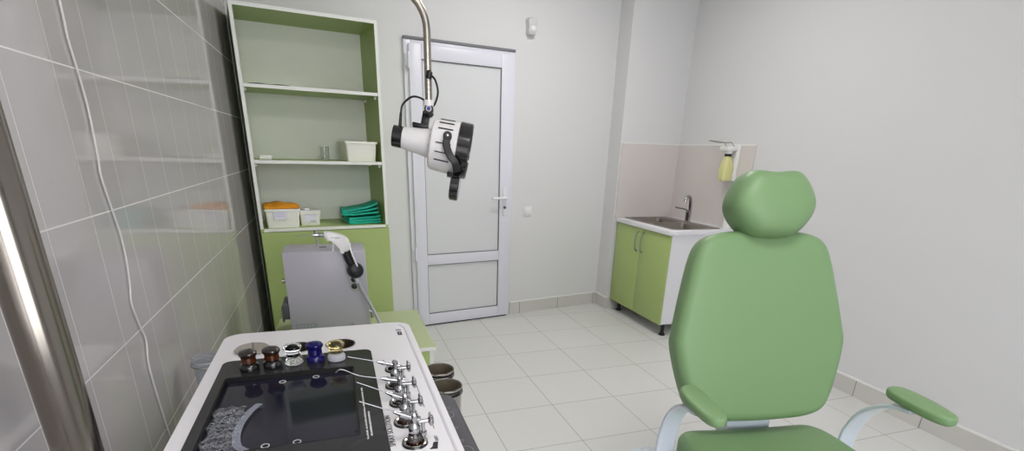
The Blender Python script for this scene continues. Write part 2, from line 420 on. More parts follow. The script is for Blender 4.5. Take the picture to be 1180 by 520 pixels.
for x0, x1 in ((.001, W/2-.001), (W/2+.001, W-.001)):
    bm = BM(); box(bm, x0, x1, -D-.018, -D-.001, .05, zt-t-.003); dr = obj('cabinet_door', bm, 'green', c)
    hx = W/2 + (-.045 if x0 < .1 else .045)
    bm = BM(); tube(bm, smooth_path([(hx, -D-.018, .62), (hx, -D-.045, .635), (hx, -D-.05, .69), (hx, -D-.045, .745), (hx, -D-.018, .76)], 5), .005, 8); obj('handle', bm, 'steel', dr)

def in_cab(x, y, z):   # point inside the cabinet -> world
    return Matrix.Rotation(BA, 4, 'Z') @ Vector((x, y, 0)) + org + Vector((0, 0, z))
def tub(bm, w0, d0, w1, d1, h, t=.003, r=.012, lip=.006):
    """open tapered plastic box: bottom w0 x d0, top w1 x d1"""
    rings = []
    for w, dd, z in ((w0, d0, 0), (w1, d1, h-.012), (w1+lip*2, d1+lip*2, h-.012), (w1+lip*2, d1+lip*2, h), (w1-2*t, d1-2*t, h), (w0-2*t, d0-2*t, t)):
        rings.append([bm.verts.new((x, y, z)) for x, y in rrect(-w/2, w/2, -dd/2, dd/2, r, 5)])
    n = len(rings[0])
    for i in range(len(rings)-1):
        for k in range(n): bm.faces.new((rings[i][k], rings[i][(k+1) % n], rings[i+1][(k+1) % n], rings[i+1][k]))
    bm.faces.new(rings[0][::-1]); bm.faces.new(rings[-1])
z1s, z2s, z0s = 1.262+t, 1.662+t, zt
# middle shelf: white basket, small white block, tumbler
p = in_cab(.640, -.235, z1s+.0005)
b = thing('plastic_tub', 'empty white plastic tub with rim at right end of the middle shelf', 'tub', p, BA)
bm = BM(); tub(bm, .175, .24, .192, .262, .118); obj('tub_body', bm, 'bin', b)
p = in_cab(.085, -.28, z1s+.0005)
bm = BM(); box(bm, -.035, .035, -.03, .03, 0, .025, .006); o = obj('soap_dish', bm, 'cap', None, loc=p); o.rotation_euler.z = BA
tag(o, 'small flat white box alone at left end of the middle shelf', 'box')
p = in_cab(.445, -.17, z1s+.0005)
bm = BM(); lathe(bm, [(.024, 0), (.028, .085), (.0265, .085), (.0225, .004)], n=28); o = obj('glass_tumbler', bm, 'clear', None, loc=p)
tag(o, 'clear empty tumbler standing near the middle of the middle shelf', 'glass')
# top shelf: a dark flat sheet
p = in_cab(.150, -.24, z2s+.0005)
bm = BM(); V = []
for i in range(9):
    x = -.11+.22*i/8; V.append([bm.verts.new((x, y, .003+.004*math.sin(i*.8)**2)) for y in (-.13, .10)])
for i in range(8): bm.faces.new((V[i][0], V[i+1][0], V[i+1][1], V[i][1]))
r = bmesh.ops.solidify(bm, geom=bm.faces[:], thickness=.002)
o = obj('paper_sheet', bm, 'greydark', None, loc=p); o.rotation_euler.z = BA
tag(o, 'thin dark sheet lying flat at left end of the top shelf', 'sheet')
# bottom shelf: ivory box with orange cloth, small white box, two teal cloths
p = in_cab(.135, -.28, z0s+.0005)
b = thing('storage_tub', 'ivory plastic tub with paper label holding an orange cloth on the bottom shelf', 'tub', p, BA)
bm = BM(); tub(bm, .180, .16, .194, .176, .112); obj('tub_body', bm, 'bin', b)
bm = BM(); box(bm, -.052, .022, -.0925, -.0905, .046, .098, mx=Matrix.Rotation(-.07, 4, 'X') @ T3((0, -.0035, 0)) ); lb = obj('paper_label', bm, 'paper', b)
for k in range(3):
    bm = BM(); box(bm, -.045, .012, -.0968, -.0958, .062+k*.011, .064+k*.011, mx=Matrix.Rotation(-.07, 4, 'X')); obj('print_line', bm, 'greytext', lb)
def rag(name, m, w, d, h, fold, seed, loc, rz):
    rnd = random.Random(seed); bm = BM(); nx, ny = 22, 12
    ph = [rnd.uniform(0, 6) for _ in range(6)]
    V = []
    for i in range(nx+1):
        row = []
        for j in range(ny+1):
            u, v = i/nx*2-1, j/ny*2-1
            z = h*(1-.35*u*u-.35*v*v) + fold*(math.sin(3.1*u+ph[0]+1.3*v)+.6*math.sin(5.3*v+ph[1]+u)+.5*math.sin(8*u+ph[2]))
            e = max(abs(u), abs(v))
            if e > .86: z *= 1-(e-.86)*2.5
            row.append(bm.verts.new((u*w/2+fold*.6*math.sin(4*v+ph[3]), v*d/2+fold*.6*math.sin(5*u+ph[4]), z)))
        V.append(row)
    for i in range(nx):
        for j in range(ny): bm.faces.new((V[i][j], V[i+1][j], V[i+1][j+1], V[i][j+1]))
    lo = [(i, 0) for i in range(nx)] + [(nx, j) for j in range(ny)] + [(i, ny) for i in range(nx, 0, -1)] + [(0, j) for j in range(ny, 0, -1)]
    bt = [bm.verts.new((V[i][j].co.x*.97, V[i][j].co.y*.97, -.012)) for i, j in lo]
    for k in range(len(lo)):
        a, b2 = lo[k], lo[(k+1) % len(lo)]
        bm.faces.new((V[a[0]][a[1]], bt[k], bt[(k+1) % len(lo)], V[b2[0]][b2[1]]))
    bm.faces.new(bt)
    o = obj(name, bm, m, None, 60, loc=loc); o.rotation_euler.z = rz; return o
tag(rag('cleaning_cloth', 'cloth_o', .200, .168, .016, .0045, 3, p+Vector((0, 0, .1255)), BA+.03), 'crumpled orange cloth heaped on the labelled ivory tub', 'cloth')
p = in_cab(.300, -.245, z0s+.0005)
b = thing('lidded_box', 'small white lidded box with paper label beside the ivory tub', 'box', p, BA)
bm = BM(); tub(bm, .112, .10, .120, .11, .082); obj('box_body', bm, 'bin', b)
bm = BM(); prism(bm, rrect(-.066, .066, -.061, .061, .012, 5), .0825, .092, bev=.003); cyl(bm, (-.015, 0, .092), (-.015, 0, .104), .02); obj('box_lid', bm, 'cap', b)
bm = BM(); box(bm, -.040, .036, -.0585, -.0572, .018, .068, mx=Matrix.Rotation(-.045, 4, 'X')); lb = obj('paper_label', bm, 'paper', b)
for k in range(3):
    bm = BM(); box(bm, .0+k*.012, .008+k*.012, -.0598, -.0588, .022, .026, mx=Matrix.Rotation(-.045, 4, 'X')); obj('print_mark', bm, 'greydark', lb)
def folded(name, w, d, layers, loc, rz, tilt, th=.011):
    bm = BM()
    for k in range(layers):
        prof = []
        z = k*th
        nx = 14; lo, hi = [], []
        for i in range(nx+1):
            u = i/nx*2-1
            lift = tilt*(u+1)**2*.012*(k+1)/layers + .0012*math.sin(u*5+k)
            ww = 1-.015*k
            lo.append((u*w/2*ww, z+lift)); hi.append((u*w/2*ww, z+th*.93+lift))
        dd = d*(1-.01*k)
        A = [[bm.verts.new((x, y, zz)) for x, zz in lo] for y in (-dd/2, dd/2)]
        B = [[bm.verts.new((x, y, zz)) for x, zz in hi] for y in (-dd/2, dd/2)]
        for i in range(nx):
            bm.faces.new((A[0][i], A[0][i+1], B[0][i+1], B[0][i])); bm.faces.new((A[1][i], B[1][i], B[1][i+1], A[1][i+1]))
            bm.faces.new((A[0][i], A[1][i], A[1][i+1], A[0][i+1])); bm.faces.new((B[0][i], B[0][i+1], B[1][i+1], B[1][i]))
        bm.faces.new((A[0][0], B[0][0], B[1][0], A[1][0])); bm.faces.new((A[0][-1], A[1][-1], B[1][-1], B[0][-1]))
    o = obj(name, bm, 'cloth_t', None, 50, loc=loc, bevel=.004); o.rotation_euler.z = rz; return o
p = in_cab(.635, -.22, z0s+.001)
tag(folded('folded_cloth', .215, .24, 3, p, BA+.02, .25, .015), 'flat folded teal cloth lying on the bottom shelf under another', 'cloth')
tag(folded('folded_cloth', .235, .24, 3, p+Vector((-.012, -.012, .0555)), BA-.12, 1.0, .012), 'teal cloth with one corner raised on top of the folded teal cloth', 'cloth')

# ------------------------------------------------------------------ sink cabinet in the alcove
sy0, sy1 = -1.150, -.356; sx = 1.690; sx1 = XR-.014
k = thing('sink_cabinet', 'white sink cabinet with two green doors in the alcove behind the chair', 'cabinet', (0, 0, 0))
t = .018; zb, ztop = .10, .808
bm = BM(); box(bm, sx, sx1, sy0, sy0+t, zb, ztop); box(bm, sx, sx1, sy1-t, sy1, zb, ztop); box(bm, sx+.002, sx1, sy0+t, sy1-t, zb, zb+t); box(bm, sx1-.006, sx1, sy0+t, sy1-t, zb+t, ztop)
box(bm, sx, sx+.018, sy0+t, sy1-t, ztop-.03, ztop); obj('cabinet_body', bm, 'white', k)
ym = (sy0+sy1)/2
for a, b_, hy in ((sy0+.0015, ym-.0015, ym-.040), (ym+.0015, sy1-.0015, ym+.035)):
    bm = BM(); box(bm, sx-.018, sx-.001, a, b_, zb, ztop-.004, .001); dr = obj('cabinet_door', bm, 'green', k)
    bm = BM(); tube(bm, smooth_path([(sx-.018, hy, .775), (sx-.040, hy, .765), (sx-.047, hy, .735), (sx-.047, hy, .670), (sx-.040, hy, .628), (sx-.018, hy, .615)], 5), .0055, 10); obj('handle', bm, 'steel', dr)
for x in (sx+.05, sx1-.06):
    for y in (sy0+.035, sy1-.06):
        bm = BM(); lathe(bm, [(.026, 0), (.026, .008), (.016, .016), (.014, .09), (.022, .092), (.022, .0995)], (x, y, 0), n=20); obj('foot', bm, 'black', k)
# worktop with two bowls cut out
cx0, cx1, cy0, cy1 = sx-.034, XR-.012, -1.168, -.356
k = thing('sink_counter', 'white laminate worktop with double steel sink set in it', 'worktop', (0, 0, 0))
bm = BM(); box(bm, cx0, cx1, cy0, cy1, .809, .845, .004); wt = obj('worktop', bm, 'white', k)
bx0, bx1, by0, by1 = 1.715, 2.15, -1.125, -.375; bmid = -.745
cuts = []
for a, b_ in ((by0+.03, bmid-.012), (bmid+.012, by1-.03)):
    q = BM(); prism(q, rrect(bx0+.03, bx1-.075, a, b_, .05), .7, .95); cuts.append(q)
cut(wt, cuts)
bm = BM(); prism(bm, rrect(bx0, bx1, by0, by1, .03), .8455, .849); rim = obj('sink_rim', bm, 'sink', k)
cuts = []
for a, b_ in ((by0+.03, bmid-.012), (bmid+.012, by1-.03)):
    q = BM(); prism(q, rrect(bx0+.034, bx1-.079, a+.004, b_-.004, .046), .7, .95); cuts.append(q)
cut(rim, cuts)
for a, b_ in ((by0+.03, bmid-.012), (bmid+.012, by1-.03)):
    bm = BM(); rings = []
    for ins, z in ((.002, .8485), (.006, .842), (.010, .72), (.03, .695), (.12, .69)):
        rings.append([bm.verts.new((x, y, z)) for x, y in rrect(bx0+.032+ins, bx1-.077-ins, a+.002+ins, b_-.002-ins, .046)])
    n = len(rings[0])
    for i in range(len(rings)-1):
        for q in range(n): bm.faces.new((rings[i][q], rings[i][(q+1) % n], rings[i+1][(q+1) % n], rings[i+1][q]))
    bm.faces.new(rings[-1])
    bw = obj('sink_bowl', bm, 'sink', k)
    bm = BM(); lathe(bm, [(.035, 0), (.035, .003), (.02, .001), (0, .001)], ((bx0+bx1)/2-.02, (a+b_)/2, .6905), cap1=False); obj('drain', bm, 'chrome', bw)
fx, fy = 2.112, -.745
f = thing('mixer_tap', 'chrome single lever mixer tap standing on the rim of the double sink', 'tap', (fx, fy, .8495))
bm = BM(); lathe(bm, [(.028, 0), (.028, .006), (.023, .012), (.022, .065), (.024, .07), (.024, .088), (.014, .094)], n=28); obj('tap_body', bm, 'chrome', f)
bm = BM(); tube(bm, smooth_path([(0, -.012, .05), (-.012, -.030, .085), (-.03, -.045, .16), (-.045, -.055, .20), (-.075, -.065, .213), (-.10, -.072, .195), (-.106, -.075, .165)]), [.013]*43, 14); obj('spout', bm, 'chrome', f)
bm = BM(); tube(bm, smooth_path([(0, 0, .09), (-.03, .025, .104), (-.085, .075, .114)]), .0065, 10, flat=None); obj('lever', bm, 'chrome', f)
bm = BM(); box(bm, -.020, .022, -.02, .02, 0, .045, .004); cyl(bm, (0, 0, .04), (0, 0, .1), .012); 
bm.free()
# little white bottle behind the headrest
f = thing('pump_bottle', 'small white bottle on the worktop half hidden behind the chair headrest', 'bottle', (2.230, -1.085, .8455))
bm = BM(); lathe(bm, [(.030, 0), (.032, .004), (.032, .09), (.024, .105), (.012, .112), (.012, .12)], n=24); obj('bottle_body', bm, 'cap', f)
bm = BM(); lathe(bm, [(.014, .12), (.014, .135), (.005, .137), (.005, .155)], n=16); box(bm, -.045, .010, -.008, .008, .155, .166, .003); obj('pump', bm, 'cap', f)

# soap dispenser on the right wall
DY = -1.005
f = thing('soap_dispenser', 'wall mounted elbow soap dispenser with yellow bottle above the sink', 'soap dispenser', (XR-.0095, DY, 1.20))
bm = BM(); box(bm, -.012, 0, -.055, .055, .0, .255, .004); obj('wall_plate', bm, 'cap', f)
bm = BM(); box(bm, -.115, -.012, -.045, .045, .215, .25, .008); box(bm, -.02, -.012, -.045, .045, .0, .22, .003); cyl(bm, (-.062, 0, .195), (-.062, 0, .215), .030); obj('dispenser_head', bm, 'cap', f)
bm = BM(); lathe(bm, [(.026, .176), (.026, .196)], (-.062, 0, 0)); obj('bottle_collar', bm, 'black', f)
bm = BM(); rings = []
for w, dd, z in ((.036, .030, -.002), (.041, .035, .006), (.042, .036, .05), (.045, .037, .085), (.039, .034, .12), (.030, .027, .150), (.024, .022, .176)):
    rings.append([bm.verts.new((-.062+x, y, z)) for x, y in rrect(-w, w, -dd, dd, .015, 5)])
n = len(rings[0])
for i in range(len(rings)-1):
    for q in range(n): bm.faces.new((rings[i][q], rings[i][(q+1) % n], rings[i+1][(q+1) % n], rings[i+1][q]))
bm.faces.new(rings[0][::-1]); bm.faces.new(rings[-1]); obj('soap_bottle', bm, 'soap', f)
bm = BM()
for y in (-.040, .040): tube(bm, smooth_path([(-.05, y, .240), (-.085, y, .275), (-.12, y*.9, .272), (-.24, y*.6, .283)], 6), .0035, 8)
tube(bm, smooth_path([(-.24, .024, .283), (-.252, 0, .284), (-.24, -.024, .283)], 6), .0035, 8); obj('elbow_lever', bm, 'steel', f)

# ------------------------------------------------------------------ examination chair
CA = math.radians(10)
ch = thing('examination_chair', 'green upholstered examination chair with headrest and two armrests', 'chair', (.461, -3.287, 0), -CA)
# local: +x to the picture's right, -y the way the chair faces, z up
tl = math.radians(16)
BMX = T3((0, 0, .885)) @ Matrix.Rotation(PI/2-tl, 4, 'X')        # cushion +z -> chair front (-y, tipped up), +y -> up the back
half = [(0, .297), (.085, .299), (.150, .290), (.190, .268), (.213, .225), (.238, .130), (.262, .020), (.268, -.030), (.250, -.120), (.226, -.195), (.200, -.232), (.150, -.250), (.075, -.256), (0, -.258)]
out = half[:-1] + [(-x, y) for x, y in half[:0:-1]]
out = closed_smooth(out[::-1], 5)
bm = BM(); cushion(bm, out, .085, .030, .004, sag=lambda x, y: -.010*math.exp(-(x/.11)**2)*(.35-y if y < .35 else 0)*.6); obj('backrest', bm, 'vinyl', ch, 60, mx=BMX)
bm = BM(); prism(bm, [(p[0]*.86, p[1]*.86) for p in out], -.058, -.0405); obj('backrest_shell', bm, 'frame', ch, mx=BMX)
hh = [(0, .086), (.055, .090), (.080, .082), (.106, .052), (.125, .004), (.116, -.034), (.090, -.068), (.060, -.090), (.02, -.097), (0, -.098)]
hout = closed_smooth((hh[:-1] + [(-x, y) for x, y in hh[:0:-1]])[::-1], 6)
bm = BM(); puff(bm, hout, .145, .66); hr = obj('headrest', bm, 'vinyl', ch, 80, mx=BMX @ T3((.004, .372, .030)))
bm = BM(); box(bm, -.03, .03, .20, .36, -.065, -.048, .004); obj('headrest_bracket', bm, 'frame', hr, mx=BMX)
# seat
sh = [(0, .030), (.12, .030), (.200, .022), (.238, -.020), (.252, -.10), (.255, -.25), (.250, -.40), (.225, -.465), (.15, -.485), (0, -.49)]
sout = closed_smooth((sh[:-1] + [(-x, y) for x, y in sh[:0:-1]])[::-1], 5)
bm = BM(); cushion(bm, sout, .09, .032, .004, sag=lambda x, y: .012*(abs(x)/.25)**2 - .010); obj('seat', bm, 'vinyl', ch, 60, mx=T3((0, -.055, .556)))
bm = BM(); box(bm, -.19, .19, -.47, -.04, .468, .509, .008); obj('seat_pan', bm, 'frame', ch)
bm = BM(); box(bm, -.045, .105, -.045, .015, .46, .70, .006, mx=T3((0, .0, 0)) ); obj('back_hinge_plate', bm, 'frame', ch, mx=T3((0, .03, 0)) @ T3((0, 0, .5)) @ Matrix.Rotation(-.05, 4, 'X') @ T3((0, 0, -.5)))
# arms
def arm(s, pad, path, zz):
    k0 = .82; mx_ = sum(p[0] for p in pad)/len(pad); my_ = sum(p[1] for p in pad)/len(pad); pad = [(mx_+(x-mx_)*.86, my_+(y-my_)*k0) for x, y in pad]
    o_ = closed_smooth(pad, 5)
    bm = BM(); cushion(bm, o_, .028, .009, .002, .012); pd = obj('armrest_pad', bm, 'vinyl', ch, 60, mx=T3((0, 0, zz)))
    bm = BM(); tube(bm, smooth_path(path, 8), 0, flat=(.056, .012), up=(1, 0, 0)); obj('armrest_bracket', bm, 'frame', ch, 40)
    cy = sum(p[1] for p in pad)/len(pad); cx = sum(p[0] for p in pad)/len(pad)
padL = [(-.312, -.150), (-.285, -.112), (-.252, -.116), (-.240, -.170), (-.246, -.290), (-.262, -.338), (-.290, -.346), (-.312, -.315), (-.318, -.230)]
arm(-1, padL[::-1], [(-.280, -.235, .766), (-.280, -.190, .757), (-.280, -.145, .733), (-.280, -.105, .680), (-.280, -.084, .612), (-.280, -.080, .545), (-.280, -.080, .44)], .782)
padR = [(.245, -.235), (.262, -.196), (.292, -.190), (.318, -.215), (.324, -.300), (.312, -.385), (.292, -.412), (.262, -.405), (.244, -.350)]
arm(1, padR[::-1], [(.282, -.300, .772), (.282, -.260, .765), (.282, -.212, .742), (.282, -.165, .698), (.282, -.138, .646), (.282, -.125, .590), (.282, -.122, .44)], .791)
for s, yy in ((-1, -.085), (1, -.125)):
    bm = BM(); box(bm, min(s*.185, s*.305), max(s*.185, s*.305), yy-.05, yy+.185, .39, .452, .012); hs = obj('armrest_mount', bm, 'frame', ch)
    bm = BM(); lathe(bm, [(.026, 0), (.026, .006), (.018, .010)], (s*.255, yy+.150, .452), n=24); obj('mount_cap', bm, 'knob', hs)
    bm = BM(); box(bm, min(s*.190, s*.235), max(s*.190, s*.235), -.38, -.06, .452, .52, .006); obj('side_rail', bm, 'frame', ch)
# base (below the frame)
bm = BM(); lathe(bm, [(.085, .05), (.085, .30), (.06, .30), (.06, .468)], (0, -.22, 0), n=32); obj('lift_column', bm, 'frame', ch)
bm = BM(); prism(bm, rrect(-.24, .24, -.50, .10, .09), 0, .05, bev=.015); obj('base_plate', bm, 'frame', ch)

# ------------------------------------------------------------------ low green table with the grey unit on it
tx0, tx1, ty0, ty1, tz = -1.022, -.300, -2.185, -1.578, .50
k = thing('low_cabinet', 'low green topped cabinet with white edging behind the treatment unit', 'table', (0, 0, 0))
bm = BM(); box(bm, tx0, tx1, ty0+.001, ty1, tz-.018, tz); obj('table_top', bm, mat('light green laminate', (180, 192, 146), .4), k)
bm = BM(); box(bm, tx0, tx1, ty0-.0012, ty0+.001, tz-.018, tz); box(bm, tx1-.0005, tx1+.001, ty0, ty1, tz-.018, tz); obj('edge_band', bm, 'edge', k)
for x in (tx0+.01, tx1-.028):
    bm = BM(); box(bm, x, x+.018, ty0+.02, ty1-.01, 0, tz-.018); obj('side_panel', bm, 'white', k)
bm = BM(); box(bm, tx0+.028, tx1-.028, ty1-.03, ty1-.012, .05, tz-.018); obj('back_panel', bm, 'green', k)
tmx = (tx0+tx1)/2
for a, b_ in ((tx0+.012, tmx-.001), (tmx+.001, tx1-.030)):
    bm = BM(); box(bm, a, b_, ty0+.004, ty0+.020, .04, tz-.022, .001); dr = obj('cabinet_door', bm, 'green', k)
    hx = tmx + (-.04 if a < tmx-.1 else .04)
    bm = BM(); tube(bm, smooth_path([(hx, ty0+.004, .30), (hx, ty0-.02, .315), (hx, ty0-.02, .38), (hx, ty0+.004, .395)], 5), .005, 8); obj('handle', bm, 'steel', dr)
bm = BM(); box(bm, tx0+.028, tx1-.028, ty0+.03, ty1-.03, .04, .058); obj('bottom_panel', bm, 'white', k)

gx0, gx1, gy0, gy1, gz1 = -.940, -.576, -1.900, -1.690, .911
g = thing('suction_unit', 'grey metal box shaped suction unit standing on the low green cabinet', 'medical device', (0, 0, 0))
bm = BM(); box(bm, gx0, gx1, gy0, gy1, tz+.012, gz1, .004); obj('housing', bm, 'greysteel', g)
for x in (gx0+.04, gx1-.04):
    for y in (gy0+.04, gy1-.04):
        bm = BM(); cyl(bm, (x, y, tz+.0005), (x, y, tz+.012), .014, n=16); obj('rubber_foot', bm, 'black', g)
bm = BM(); box(bm, gx0-.028, gx0, gy0+.03, gy0+.12, .585, .665, .002); box(bm, gx0-.036, gx0-.028, gy0+.02, gy0+.10, .575, .645, .002); box(bm, gx0-.022, gx0-.006, gy0+.03, gy0+.10, .665, .68, .001); obj('side_bracket', bm, 'greydark', g)
bm = BM(); cyl(bm, (gx0, gy0+.03, .775), (gx0-.012, gy0+.03, .775), .008, n=14); cyl(bm, (gx0-.012, gy0+.03, .775), (gx0-.016, gy0+.03, .775), .012, n=14); obj('side_screw', bm, 'steel', g)
bm = BM(); box(bm, gx0+.02, gx0+.115, gy0-.0012, gy0, .545, .568); obj('maker_plate', bm, mat('plate print', (150, 158, 158), .4, .2), g)
for i in range(5):
    bm = BM(); box(bm, gx0+.028+i*.016, gx0+.038+i*.016, gy0-.0018, gy0-.0012, .552, .560); obj('plate_mark', bm, 'greysteel', g)
bm = BM(); box(bm, gx0+.16, gx0+.19, gy0+.10, gy0+.13, gz1, gz1+.0008); obj('top_mark', bm, 'greydark', g)
px_, pz_ = -.634, (.775, .742)
bm = BM(); prism(bm, rrect(-.022, .022, -.045, .035, .018), 0, .002, mx=T3((px_, gy0, .76)) @ Matrix.Rotation(PI/2, 4, 'X')); obj('port_plate', bm, 'steel', g)
for z in pz_:
    bm = BM(); lathe(bm, [(.013, 0), (.013, .012), (.009, .014)], (px_-.004, gy0-.002, z), (0, -1, 0), n=20); obj('hose_port', bm, 'black', g)
bm = BM(); cyl(bm, (gx1, gy0+.03, .60), (gx1+.014, gy0+.03, .60), .012, n=16); cyl(bm, (gx1+.014, gy0+.03, .595), (gx1+.014, gy0+.03, .565), .008, n=12); obj('side_outlet', bm, 'steel', g)
bm = BM(); cyl(bm, (gx0+.28, gy0, .545), (gx0+.28, gy0-.010, .545), .010, n=14); obj('front_screw', bm, 'steel', g)

# irrigation handset resting over the edge of the grey unit
hs = thing('irrigation_handset', 'white irrigation gun with black grip hung over the top of the grey unit', 'medical handset', (0, 0, 0))
HY = gy0-.034
def HP(x, z, y=0.): return Vector((x, HY+y, z))
prof2 = [(-.752, 1.006), (-.748, .975), (-.735, .972), (-.708, .953), (-.682, .918), (-.676, .905), (-.641, .927), (-.644, .952), (-.648, .972), (-.665, .987), (-.69, .997), (-.72, 1.005)]
bm = BM(); prism(bm, closed_smooth([(x, z) for x, z in prof2], 3)[::1], -.016, .016, mx=T3((0, HY, 0)) @ Matrix.Rotation(PI/2, 4, 'X'), bev=.006, seg=3); body = obj('handset_body', bm, 'lampwhite', hs)
bm = BM(); box(bm, -.725, -.685, HY-.0172, HY-.0162, .981, .983); box(bm, -.705, -.685, HY-.0172, HY-.0162, .977, .979); obj('print_mark', bm, 'mark', body)
bm = BM(); tube(bm, smooth_path([HP(-.662, .917), HP(-.655, .885), HP(-.640, .850), HP(-.632, .825)], 5), [.019]*16, 14); obj('grip', bm, 'black', hs)
bm = BM(); tube(bm, smooth_path([HP(-.646, .945, -.012), HP(-.635, .90, -.02), HP(-.618, .848, -.022)], 5), 0, flat=(.014, .007), up=(0, 1, 0)); obj('back_strip', bm, 'lampwhite', hs)
bm = BM(); lathe(bm, [(.020, -.030), (.032, -.024), (.037, -.012), (.038, 0), (.037, .012), (.032, .024), (.020, .030)], HP(-.628, .825), (0.12, -1, .1), n=36); obj('holder_ball', bm, 'black', hs)
bm = BM(); cyl(bm, HP(-.750, .992), HP(-.775, .993), .010, .008, 16); cyl(bm, HP(-.775, .993), HP(-.792, .993), .012, .012, 16); cyl(bm, HP(-.792, .993), HP(-.80, .993), .006, n=12)
cyl(bm, HP(-.783, .993), HP(-.783, .935), .0045, n=10); cyl(bm, HP(-.783, 1.0), HP(-.783, 1.012), .010, n=12); obj('spray_valve', bm, 'chrome', hs)
bm = BM(); cyl(bm, HP(-.80, .993), HP(-.875, .990), .0022, .0016, 10); obj('needle', bm, 'steel', hs)
bm = BM(); tube(bm, smooth_path([HP(-.722, .968), HP(-.715, .95), HP(-.718, .925), HP(-.722, .918)], 5), 0, flat=(.012, .006), up=(0, 1, 0)); obj('trigger', bm, 'lampwhite', hs)
bm = BM(); tube(bm, smooth_path([HP(-.620, .79, .0), HP(-.606, .735, -.012), HP(-.576, .675, -.05), HP(-.545, .61, -.12), HP(-.515, .54, -.25), HP(-.50, .50, -.40), HP(-.51, .40, -.60), HP(-.52, .35, -.75)], 10), .0075, 12); obj('hose', bm, 'hose', hs)
bm = BM(); lathe(bm, [(.011, 0), (.011, .026), (.008, .03)], HP(-.626, .792), (.22, 0, -1), n=16); obj('hose_ferrule', bm, 'knob', hs)

# ------------------------------------------------------------------ ENT treatment unit
ux0, ux1, uy0, uy1, uz = -1.055, -.485, -3.68, -2.672, .80
u = thing('treatment_unit', 'white treatment unit with black glass top in the left foreground', 'medical device', (0, 0, 0))
holes = [(-.960, -2.832, .046), (-.834, -2.842, .044), (-.713, -2.845, .044)]
collars = [(-.575, -3.08), (-.584, -3.185), (-.584, -3.282), (-.584, -3.378), (-.577, -3.468)]
bm = BM(); prism(bm, rrect(ux0, ux1, uy0, uy1, .05, 10), .755, uz, bev=.012, seg=4); top = obj('top_panel', bm, 'unit', u)
cuts = []
for x, y, r in holes:
    q = BM(); cyl(q, (x, y, .70), (x, y, .85), r-.003, n=40); cuts.append(q)
for x, y in collars:
    q = BM(); cyl(q, (x, y, .70), (x, y, .85), .0185, n=32); cuts.append(q)
q = BM(); box(q, -1.000, -.682, -3.410, -3.030, .785, .85); cuts.append(q)
cut(top, cuts)
bm = BM(); prism(bm, [(-.497, uy0+.03), (-.503, uy0+.03), (-.508, -2.74), (-.520, -2.705), (-.514, -2.705), (-.502, -2.735)], uz, uz+.0012); obj('edge_groove', bm, mat('groove enamel', (196, 194, 202), .35), u)
for x, y, r in holes:
    bm = BM(); lathe(bm, [(r, .0015), (r-.003, .002), (r-.004, 0), (r-.005, -.08), (r-.012, -.088), (0, -.088)], (x, y, uz), n=40, cap0=False, cap1=False); obj('instrument_cup', bm, 'cupin', u)
# black glass bezel with recess
bm = BM(); prism(bm, rrect(-1.022, -.628, -3.60, -2.912, .02, 6), uz, uz+.0025, bev=.001, seg=1); gl = obj('glass_bezel', bm, 'glass', u)
q = BM(); prism(q, rrect(-1.000, -.682, -3.410, -3.030, .006, 3), .7, .9); cut(gl, [q])
bm = BM(); box(bm, -.9995, -.6825, -3.4095, -3.0305, .7855, .790); obj('screen', bm, 'screen', u)
bm = BM()
for x0, x1, y0, y1 in ((-1.000, -.682, -3.034, -3.030), (-1.000, -.682, -3.410, -3.406), (-1.0, -.996, -3.406, -3.034), (-.686, -.682, -3.406, -3.034)): box(bm, x0, x1, y0, y1, .7905, uz+.002)
obj('recess_frame', bm, 'slot', u)
for x, y in ((-.862, -3.064), (-.780, -3.053), (-.871, -3.380), (-.810, -3.381)):
    bm = BM(); lathe(bm, [(.0065, 0), (.0085, 0), (.0085, .0008), (.0065, .0008), (.0065, 0)], (x, y, .7905), n=24, cap0=False, cap1=False); obj('ring_mark', bm, 'whiteink', u)
# collars for the sprayers
for x, y in collars:
    bm = BM(); lathe(bm, [(.0175, -.0095), (.0175, .001), (.019, .004), (.026, .004), (.0275, 0)], (x, y, uz), n=32, cap0=False, cap1=False); cl = obj('spray_socket', bm, 'blackgloss', u)
    bm = BM(); lathe(bm, [(.0185, .0042), (.0215, .0055), (.0245, .0042)], (x, y, uz), n=32, cap0=False, cap1=False); obj('socket_ring', bm, 'cupsteel', cl)
    bm = BM(); lathe(bm, [(.018, -.011), (.018, -.009)], (x, y, uz), n=24); obj('socket_floor', bm, 'slot', cl)
RZ = Matrix.Rotation(PI/2, 4, 'Z')
text('panel_text', 'SPRAY SOLUTION', .0165, 'ink', u, T3((-.616, -3.470, uz+.0006)) @ RZ, aspect=1.0)
text('panel_text', 'EXIT', .010, 'ink', u, T3((-.528, -3.472, uz+.0006)) @ RZ)
bm = BM(); q = [(-.530, -3.476), (-.536, -3.502), (-.552, -3.500), (-.545, -3.492), (-.540, -3.476)]; prism(bm, q, uz, uz+.0008); obj('wedge_mark', bm, 'ink', u)
bm = BM(); box(bm, -.5335, -.5320, -3.318, -3.140, uz, uz+.0006); box(bm, -.5290, -.5275, -3.420, -3.350, uz, uz+.0006); obj('line_mark', bm, 'ink', u)
rl = random.Random(8)
for x0, y0, y1 in ((-.6665, -3.430, -3.180), (-.658, -3.430, -3.305)):   # two lines of tiny illegible print
    bm = BM(); y = y0
    while y < y1:
        w = rl.choice((.003, .0035, .0045)); h = rl.choice((.0025, .0038, .0038))
        if rl.random() > .12: box(bm, x0-h, x0, y, y+w*.75, uz+.0025, uz+.0031)
        y += w+.0008
    obj('small_print', bm, 'whiteink', u)
bm = BM(); box(bm, -.534, -.520, -2.806, -2.776, uz, uz+.0007); lg = obj('logo_block', bm, 'ink', u)
